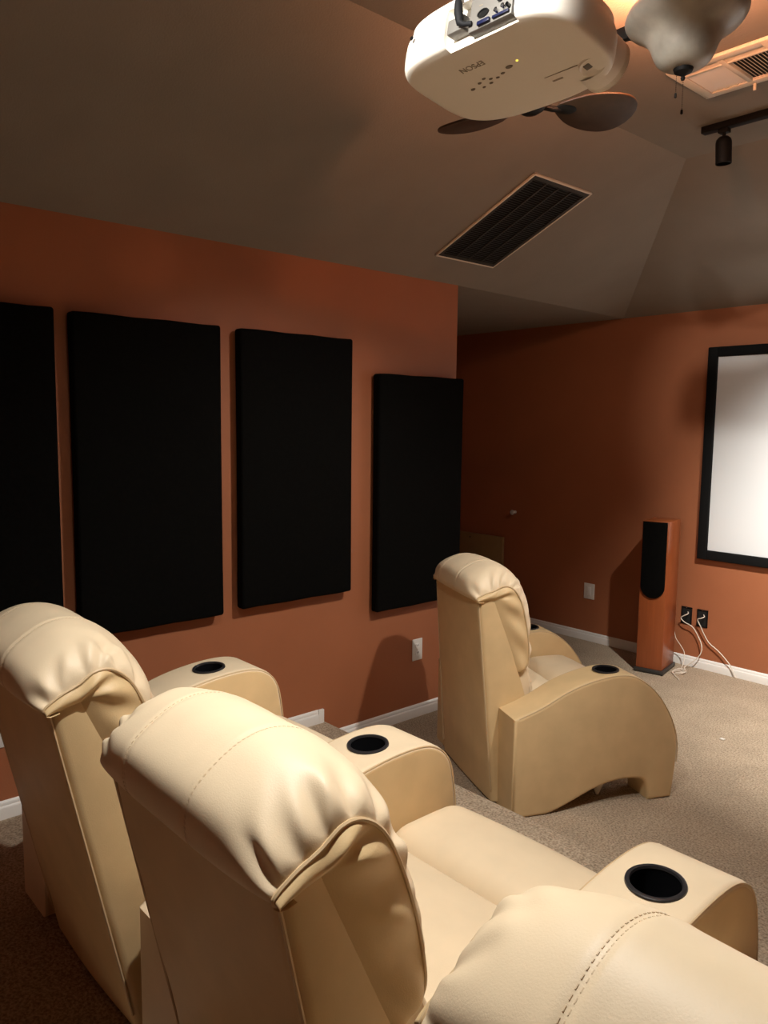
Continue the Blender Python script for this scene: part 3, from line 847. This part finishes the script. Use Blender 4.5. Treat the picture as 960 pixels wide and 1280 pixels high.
# ---------------------------------------------------------------- twin-head ceiling fan with bowl light
def ceiling_fan():
    ax, ay, zf = -1.084, 1.97, 2.50
    t = empty('ceiling_fan', 'dark twin ceiling fan with central frosted bowl light and pull chains', 'ceiling fan', (ax, ay, FLAT_Z))
    def loc(z): return z - FLAT_Z
    bz = loc(2.655)
    bm = bmesh.new(); add_lathe(bm, [(0, 0), (.07, 0), (.07, -.02), (.05, -.05), (.02, -.06), (0, -.06)], 32); mesh_obj('canopy', bm, M['black_metal'], t)
    bm = bmesh.new(); add_tube(bm, [(0, 0, -.05), (0, 0, bz)], .014, 16); mesh_obj('downrod', bm, M['black_metal'], t)
    bm = bmesh.new(); add_lathe(bm, [(0, bz + .04), (.05, bz + .04), (.055, bz), (.05, bz - .03), (0, bz - .03)], 32); mesh_obj('light_fitter', bm, M['black_metal'], t)
    bm = bmesh.new(); add_box(bm, (-.49, -.011, bz - .017), (.49, .011, bz + .017), .003); mesh_obj('crossbar', bm, M['black_metal'], t)
    # bell bowl
    bm = bmesh.new()
    z0 = loc(zf) + .012
    prof = [(.012, 0), (.03, .001), (.05, .006), (.066, .018), (.076, .036), (.084, .056), (.097, .076), (.118, .092), (.137, .105), (.147, .118), (.149, .130), (.144, .141), (.139, .144)]
    pc_ = catmull([(*p, 0) for p in prof], 3)
    outer = [(p.x, z0 + p.y) for p in pc_]
    inner = [(max(.008, p.x - .005), z0 + p.y + .004) for p in reversed(pc_)]
    add_lathe(bm, outer + inner, 56, fold=lambda a, z: 1 + .012 * math.sin(6 * a) * max(0, min(1, (z - z0) / .12)))
    bowl = mesh_obj('light_bowl', bm, M['frost'], t, angle=70)
    bm = bmesh.new(); add_lathe(bm, [(0, -.016), (.004, -.016), (.006, -.010), (.004, -.006), (.010, -.002), (.022, .004), (.025, .012), (.018, .016), (0, .018)], 28, Matrix.Translation((0, 0, loc(zf)))); mesh_obj('finial', bm, M['black_metal'], t)
    for (x, y, l) in ((-.018, .0, .045), (-.002, .006, .088)):
        bm = bmesh.new()
        k = 0
        while k * .0045 < l:
            bmesh.ops.create_icosphere(bm, subdivisions=1, radius=.0013, matrix=Matrix.Translation((x, y, loc(zf) + .004 - k * .0045))); k += 1
        add_lathe(bm, [(0, -.012), (.0035, -.009), (.003, 0), (0, .003)], 10, Matrix.Translation((x, y, loc(zf) + .002 - l)))
        mesh_obj('pull_chain', bm, M['black_metal'], t)
    # two fan heads, three paddle blades each
    for side, rot0 in ((-1, 62), (1, 118)):
        hx = side * .49
        hz = loc(2.565)
        bm = bmesh.new(); add_lathe(bm, [(0, -.03), (.022, -.029), (.04, -.018), (.048, .0), (.05, .03), (.044, .06), (.02, .075), (.012, .095), (0, .095)], 32, Matrix.Translation((hx, 0, hz)))
        motor = mesh_obj('motor', bm, M['black_metal'], t)
        for k in range(3):
            a = math.radians(rot0 + 120 * k)
            mb = Matrix.Translation((hx, 0, hz)) @ Matrix.Rotation(a, 4, 'Z') @ Matrix.Rotation(math.radians(-12), 4, 'X')
            bm = bmesh.new()
            # paddle outline, root at x=.085, tip at x=.34
            half = [(.085, .018), (.11, .042), (.15, .072), (.20, .092), (.25, .098), (.29, .090), (.32, .066), (.336, .032)]
            hc = catmull([(*p, 0) for p in half], 4)
            out = [(p.x, p.y) for p in hc] + [(.34, 0)] + [(p.x, -p.y) for p in reversed(hc)]
            add_prism(bm, out, mb @ Matrix.Translation((0, 0, -.004)), .007, .002, 2)
            bl = mesh_obj('blade', bm, M['blade'], motor, angle=50)
            bm = bmesh.new()
            add_tube(bm, [mb @ Vector(p) for p in ((.035, 0, -.004), (.07, 0, -.008), (.10, 0, -.006))], .009, 10)
            add_lathe(bm, [(0, -.012), (.02, -.011), (.027, -.006), (.027, -.003), (0, -.003)], 20, mb @ Matrix.Translation((.115, 0, 0)) @ Matrix.Diagonal((1.3, .8, 1, 1)))
            mesh_obj('blade_iron', bm, M['black_metal'], bl)
    # orange lamp and bulb added in the bowl top for the ceiling glow
    bm = bmesh.new(); bmesh.ops.create_uvsphere(bm, u_segments=16, v_segments=10, radius=.022, matrix=Matrix.Translation((-.085, .045, z0 + .118)))
    mesh_obj('bulb', bm, M['glow_bulb'], t)
    ld = bpy.data.lights.new('ceiling_glow_lamp', 'POINT'); ld.energy = GLOW_W; ld.color = (1.0, 0.42, 0.21); ld.shadow_soft_size = .03
    lo = bpy.data.objects.new('ceiling_glow_lamp', ld); COL.objects.link(lo); lo.parent = t; lo.location = (-.095, .055, z0 + .136)
GLOW_W = 80.0
M['glow_bulb'] = emission_mat('orange_glow_bulb', (1.0, 0.45, 0.18), 3.0)
ceiling_fan()

# ---------------------------------------------------------------- vents
def return_grille():
    mslope = (FLAT_Z - WZ) / (FX0 - LX)
    nrm = Vector((mslope, 0, -1)).normalized()       # down into the room
    upd = Vector((1, 0, mslope)).normalized()
    c = Vector((-2.505, 3.02, 0)); c.z = WZ + mslope * (c.x - LX)
    t = empty('return_air_grille', 'black return air grille with thin cream border on sloped ceiling', 'vent', c)
    mt = Matrix((Vector((0, 1, 0)), upd, nrm)).transposed().to_4x4()   # local x along wall, y up slope, z out
    if mt.determinant() < 0: mt = Matrix((Vector((0, -1, 0)), upd, nrm)).transposed().to_4x4()
    hx, hy = .215, .325
    def part(name, boxes, m, bev=0.0):
        bm = bmesh.new()
        for a, b in boxes: add_box(bm, a, b, bev)
        bmesh.ops.transform(bm, matrix=mt, verts=bm.verts)
        return mesh_obj(name, bm, m, t, smooth=bev > 0)
    e = .009
    part('border', [((-hx, -hy, 0), (-hx + e, hy, .010)), ((hx - e, -hy, 0), (hx, hy, .010)), ((-hx, -hy, 0), (hx, -hy + e, .010)), ((-hx, hy - e, 0), (hx, hy, .010))], M['vent_cream'], .002)
    i = e; g = .03
    part('face_frame', [((-hx + i, -hy + i, .001), (-hx + g, hy - i, .008)), ((hx - g, -hy + i, .001), (hx - i, hy - i, .008)), ((-hx + g, -hy + i, .001), (hx - g, -hy + g, .008)), ((-hx + g, hy - g, .001), (hx - g, hy - i, .008))], M['vent_dark'])
    part('backing', [((-hx + .005, -hy + .005, .0002), (hx - .005, hy - .005, .001))], M['black_void'])
    wv = 2 * (hx - g)
    for k in (1, 2, 3):
        x = -hx + g + wv * k / 4
        part('mullion', [((x - .005, -hy + g, .001), (x + .005, hy - g, .008))], M['vent_dark'])
    bm = bmesh.new()
    for k in range(44):
        y = -hy + g + .008 + (2 * (hy - g) - .016) * k / 43
        add_box(bm, (-hx + g, -.005, -.0006), (hx - g, .005, .0006), mtx=Matrix.Translation((0, y, .0042)) @ Matrix.Rotation(math.radians(32), 4, 'X'))
    bmesh.ops.transform(bm, matrix=mt, verts=bm.verts)
    o = mesh_obj('louvre_blades', bm, M['vent_dark'], t, smooth=False); o['kind'] = 'stuff'
return_grille()

def ceiling_register():
    c = Vector((-1.325, 2.757, FLAT_Z))
    t = empty('ceiling_register', 'cream supply register with two louvre banks on flat ceiling', 'vent', c)
    hx, hy = .175, .15     # local z down -> use negative z
    def part(name, boxes, m, bev=0.0, mtx=None):
        bm = bmesh.new()
        for a, b in boxes: add_box(bm, a, b, bev)
        return mesh_obj(name, bm, m, t, smooth=bev > 0)
    e = .035
    part('frame', [((-hx, -hy, -.012), (-hx + e, hy, 0)), ((hx - e, -hy, -.012), (hx, hy, 0)), ((-hx + e, -hy, -.012), (hx - e, -hy + e, 0)), ((-hx + e, hy - e, -.012), (hx - e, hy, 0))], M['vent_cream'], .002)
    part('backing', [((-hx + .01, -hy + .01, -.0015), (hx - .01, hy - .01, -.0004))], M['vent_dark'])
    part('centre_bar', [((-.009, -hy + e, -.012), (.009, hy - e, -.001))], M['vent_cream'], .001)
    part('side_bar', [((-hx + e, -hy + e + .035, -.011), (-.009, -hy + e + .045, -.001)), ((.009, -hy + e + .035, -.011), (hx - e, -hy + e + .045, -.001))], M['vent_cream'], .001)
    for side in (-1, 1):
        xs0, xs1 = (-hx + e, -.009) if side < 0 else (.009, hx - e)
        n = 11
        for k in range(n):
            x = xs0 + (xs1 - xs0) * (k + .5) / n
            bm = bmesh.new()
            add_box(bm, (-.0046, -hy + e + .045, -.0006), (.0046, hy - e, .0006), mtx=Matrix.Translation((x, 0, -.006)) @ Matrix.Rotation(math.radians(40 * side), 4, 'Y'))
            mesh_obj('louvre', bm, M['vent_cream'], t, smooth=False)
        bm = bmesh.new()
        for k in range(3):
            add_box(bm, (xs0, -.005, -.0006), (xs1, .005, .0006), mtx=Matrix.Translation((0, -hy + e + .007 + .011 * k, -.006)) @ Matrix.Rotation(math.radians(-35), 4, 'X'))
        mesh_obj('side_louvres', bm, M['vent_cream'], t, smooth=False)
    part('damper_lever', [((.0, hy - .012, -.035), (.010, hy - .006, -.008))], M['vent_cream'], .001)
ceiling_register()

# ---------------------------------------------------------------- track lights
HEADS = {}
def track(name, label, p0, p1):
    t = empty(name, label, 'track light', ((p0[0] + p1[0]) / 2, (p0[1] + p1[1]) / 2, FLAT_Z), 0, 'black ceiling light tracks')
    o = t.location
    bm = bmesh.new()
    d = (Vector(p1) - Vector(p0)).to_3d(); wd = .018
    if abs(d.x) > abs(d.y): add_box(bm, (p0[0] - o.x, -wd, -.026), (p1[0] - o.x, wd, 0), .002)
    else: add_box(bm, (-wd, p0[1] - o.y, -.026), (wd, p1[1] - o.y, 0), .002)
    mesh_obj('rail', bm, M['black_metal'], t)
    return t
T = {'front': track('light_track', 'black ceiling track rail in front of screen slope', (-1.66, 3.2), (0.1 - .35, 3.2)),
     'side': track('light_track', 'unseen black track rail added to carry the lamp right of the fan', (-.80, 2.2), (-.80, 3.0)),  # rail out of view, added only as a mount for its lamp
     'rear': track('light_track', 'unseen black track rail added to carry lamps over the rear seats', (-1.0, -.8), (-1.0, 1.1))}  # rail out of view, put in to hold the rear lamps
for tr, (hx, hy), tgt, watts, cone, blend, spill in SPOTS:
    par = T[tr]; o = par.location
    piv = Vector((hx, hy, 2.745))
    d = (Vector(tgt) - piv).normalized()
    if (hx, hy) == (-1.57, 3.2):
        vd = Vector((0.03, 0.05, -1)).normalized()
    else:
        vd = d
    bm = bmesh.new()
    add_box(bm, (hx - o.x - .02, hy - o.y - .016, -.042), (hx - o.x + .02, hy - o.y + .016, -.026), .002)
    add_tube(bm, [(hx - o.x, hy - o.y, -.04), (hx - o.x, hy - o.y, -.075)], .007, 12)
    mesh_obj('adapter', bm, M['black_metal'], par)
    q = vd.to_track_quat('-Z', 'Y').to_matrix().to_4x4()
    mt = Matrix.Translation(piv - o) @ q
    bm = bmesh.new()
    # open can with reflector recess; -z is the beam
    add_lathe(bm, [(0, .02), (.018, .018), (.028, .008), (.031, -.005), (.031, -.085), (.0285, -.086), (.0285, -.05), (0, -.05)], 28, mt)
    can = mesh_obj('lamp_can', bm, M['black_metal'], par)
    bm = bmesh.new(); add_lathe(bm, [(0, -.052), (.024, -.053), (.026, -.051)], 24, mt); mesh_obj('lamp', bm, M['bulb'] if watts + spill > 0 else M['glass_lens'], can)
    for wt, cn, bl_ in ((watts, cone, blend), (spill, 152, 0.45)):
        if wt <= 0: continue
        ld = bpy.data.lights.new('spot_lamp', 'SPOT'); ld.energy = wt; ld.color = WARM
        ld.spot_size = math.radians(cn); ld.spot_blend = bl_; ld.shadow_soft_size = .03
        lo = bpy.data.objects.new('spot_lamp', ld); COL.objects.link(lo); lo.parent = par
        lo.location = piv - o + vd * .095
        lo.rotation_euler = d.to_track_quat('-Z', 'Y').to_euler()

# tiny scrap on the carpet
bm = bmesh.new(); add_soft_box(bm, (.011, .008, .004), .003, 3, lambda v: v + Vector((.002 * math.sin(v.y * 500), 0, .0)), Matrix.Translation((-1.736, 3.894, .0045)))
tag(mesh_obj('paper_scrap', bm, M['white_plate']), 'tiny white scrap lying on beige carpet below the screen', 'scrap')
